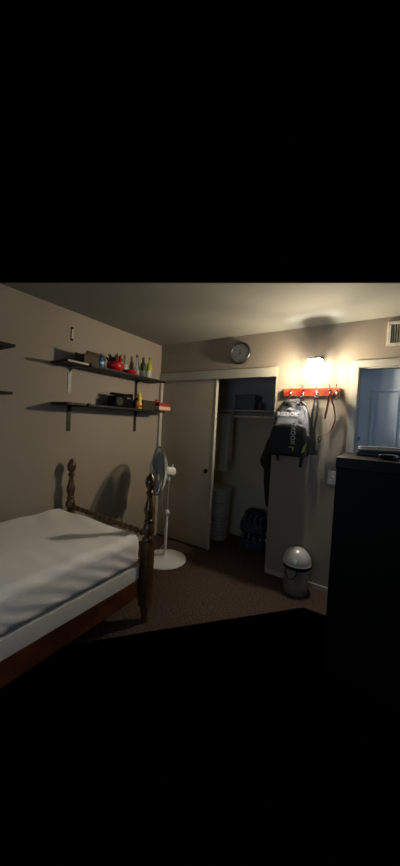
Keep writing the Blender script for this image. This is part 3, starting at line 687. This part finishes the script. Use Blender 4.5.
# water packs
WB = glass('bottle_plastic', (62, 76, 100), .45, .25)
BP = mat('blue_wrap', (22, 34, 62), .5, noise_s=16, rgb2=(60, 74, 96), amt=.1)
def pack(loc, rz, lab):
    t = thing('water_pack', lab, 'water pack', loc, rz, group='packs of bottled water in the closet')
    for i in range(4):
        for j in range(3):
            bm = BM(); x, y = -.105 + i * .07, -.07 + j * .07
            lathe(bm, [(.028, .0), (.032, .006), (.032, .05), (.030, .055), (.032, .06), (.032, .13), (.026, .155), (.013, .18), (.012, .19)], 14, at(x, y, 0)); b = obj('bottle', bm, WB, t, 50)
            bm = BM(); lathe(bm, [(.0145, .188), (.0145, .202), (.001, .203)], 12, at(x, y, 0)); obj('bottle_cap', bm, mat('white_cap', (96, 104, 120), .5), b, 50)
    bm = BM(); bb(bm, -.141, .141, -.106, -.1035, .03, .125); bb(bm, -.141, .141, .1035, .106, .03, .125); bb(bm, -.141, -.1385, -.106, .106, .03, .125); bb(bm, .1385, .141, -.106, .106, .03, .125)
    obj('wrap', bm, BP, t, label='blue printed wrap')
    return t
p1 = pack((1.195, .46, .0), .06, 'bottled water pack on the closet floor, bottom of the stack')
p2 = dup(p1, (1.195, .46, .205), .0, 'bottled water pack at the top of the closet stack')
bm = BM(); rbox(bm, (.22, .16, .045), .02, (12, 10, 5), lambda p: p + Vector((0, 0, .018 * noise.noise(p * 14) + .02 * math.cos(p.x * 12))), at(1.2, .46, .43)); tag(obj('folded_cloth', bm, mat('dark_blue_cloth', (40, 46, 66), .9, noise_s=30, amt=.3), None, 60), 'dark blue cloth heaped on the water packs', 'cloth')
# things on the closet shelf
t = thing('storage_bin', 'dark slate blue bin on the closet shelf, left of the pink jar', 'bin', (.98, .56, 1.673))
SBL = mat('slate_bin', (104, 110, 126), .6, noise_s=12, amt=.1)
bm = BM(); prism(bm, [(-.13, -.11), (.13, -.11), (.13, .11), (-.13, .11)], 0, .16); obj('bin_body', bm, SBL, t)
bm = BM(); bb(bm, -.14, .14, -.12, .12, .16, .185, bevel=.006); obj('lid', bm, SBL, t)
t = thing('jar', 'small dull pink jar standing on the closet shelf', 'jar', (1.165, .5, 1.673))
bm = BM(); lathe(bm, [(.026, 0), (.03, .005), (.03, .075), (.022, .085), (.001, .085)], 20); obj('jar_body', bm, mat('dull_pink', (150, 84, 98), .5), t, 50)
bm = BM(); lathe(bm, [(.024, .083), (.024, .1), (.001, .101)], 20); obj('lid', bm, mat('grey_lid', (96, 90, 96), .5), t, 50)
# jamb nub
t = thing('door_guide', 'tiny white knob on the closet jamb near the floor', 'door guide', (1.51, .03, .31))
bm = BM(); lathe(bm, [(.011, 0), (.011, .006), (.014, .016), (.009, .022), (.001, .023)], 16, Matrix.Rotation(-PI / 2, 4, 'Y')); obj('knob', bm, mat('white_knob', (208, 204, 194), .5), t, 50)

# ================================================================ trash can
t = thing('trash_can', 'small dome lidded trash can against the wall under the backpack', 'trash can', (1.858, -.155, 0))
TC = mat('can_metal', (176, 176, 172), .3, .55, noise_s=20, amt=.06)
bm = BM(); lathe(bm, [(.10, 0), (.104, .006), (.108, .012), (.112, .245), (.11, .25)], 48); obj('can_body', bm, TC, t, 40)
bm = BM(); lathe(bm, [(.117, .232), (.121, .236), (.122, .262), (.118, .268)], 48, cap=False); obj('band', bm, BK, t, 40, 'black band')
bm = BM(); lathe(bm, [(.118, .262), (.125, .264), (.126, .272)] + [(.122 * math.cos(a), .272 + .135 * math.sin(a)) for a in [k * PI / 2 / 10 for k in range(10)]] + [(.002, .407)], 48); obj('dome_lid', bm, mat('dome_white', (204, 204, 200), .28, .15, noise_s=10, amt=.03), t, 40)
bm = BM(); M = Matrix.Rotation(-.15, 4, 'Z'); tube(bm, [M @ Vector((-.045, -.11, .235)), M @ Vector((-.05, -.128, .21)), M @ Vector((-.03, -.135, .17)), M @ Vector((0, -.138, .16)), M @ Vector((.03, -.135, .17)), M @ Vector((.05, -.128, .21)), M @ Vector((.045, -.11, .235))], .004, 8); obj('handle', bm, BK, t, 60)

# ================================================================ dresser
t = thing('dresser', 'tall black dresser in front of the door at right', 'dresser', (2.2, -.99, 0))
bm = BM(); bb(bm, .03, .84, .03, .5, 0, 1.265, bevel=.003); obj('dresser_body', bm, DRESSB, t)
bm = BM(); bb(bm, .03, .88, 0, .52, 1.265, 1.33, bevel=.006); obj('top_board', bm, DRESS, t, label='glossy black top')
t = thing('storage_case', 'low grey flat case lying on the black dresser top', 'case', (2.53, -.62, 1.33), .04)
GL = mat('grey_case', (122, 130, 134), .4, .2, noise_s=10, amt=.05)
bm = BM(); rbox(bm, (.44, .16, .026), .006, (10, 8, 4), M=at(0, 0, .014)); obj('case_base', bm, mat('dark_grey_case', (70, 74, 76), .45), t, 50)
bm = BM(); rbox(bm, (.43, .155, .034), .012, (16, 8, 4), lambda p: Vector((p.x, p.y * (1 - .2 * (p.z > 0)), p.z + .006 * math.cos(p.x * 7))), at(0, 0, .042)); obj('case_lid', bm, GL, t, 50)
bm = BM(); rbox(bm, (.06, .10, .034), .016, (10, 12, 8), lambda p: Vector((p.x * (1 - .1 * p.y / .05), p.y, p.z * (1 - .3 * (p.y / .05) ** 2))), Matrix.Rotation(1.2, 4, 'Z'))
o = tag(obj('computer_mouse', bm, mat('gloss_black', (14, 14, 15), .12, coat=.5), None, 60), 'glossy black computer mouse in front of the grey case on the dresser', 'mouse'); o.location = (2.49, -.84, 1.347)
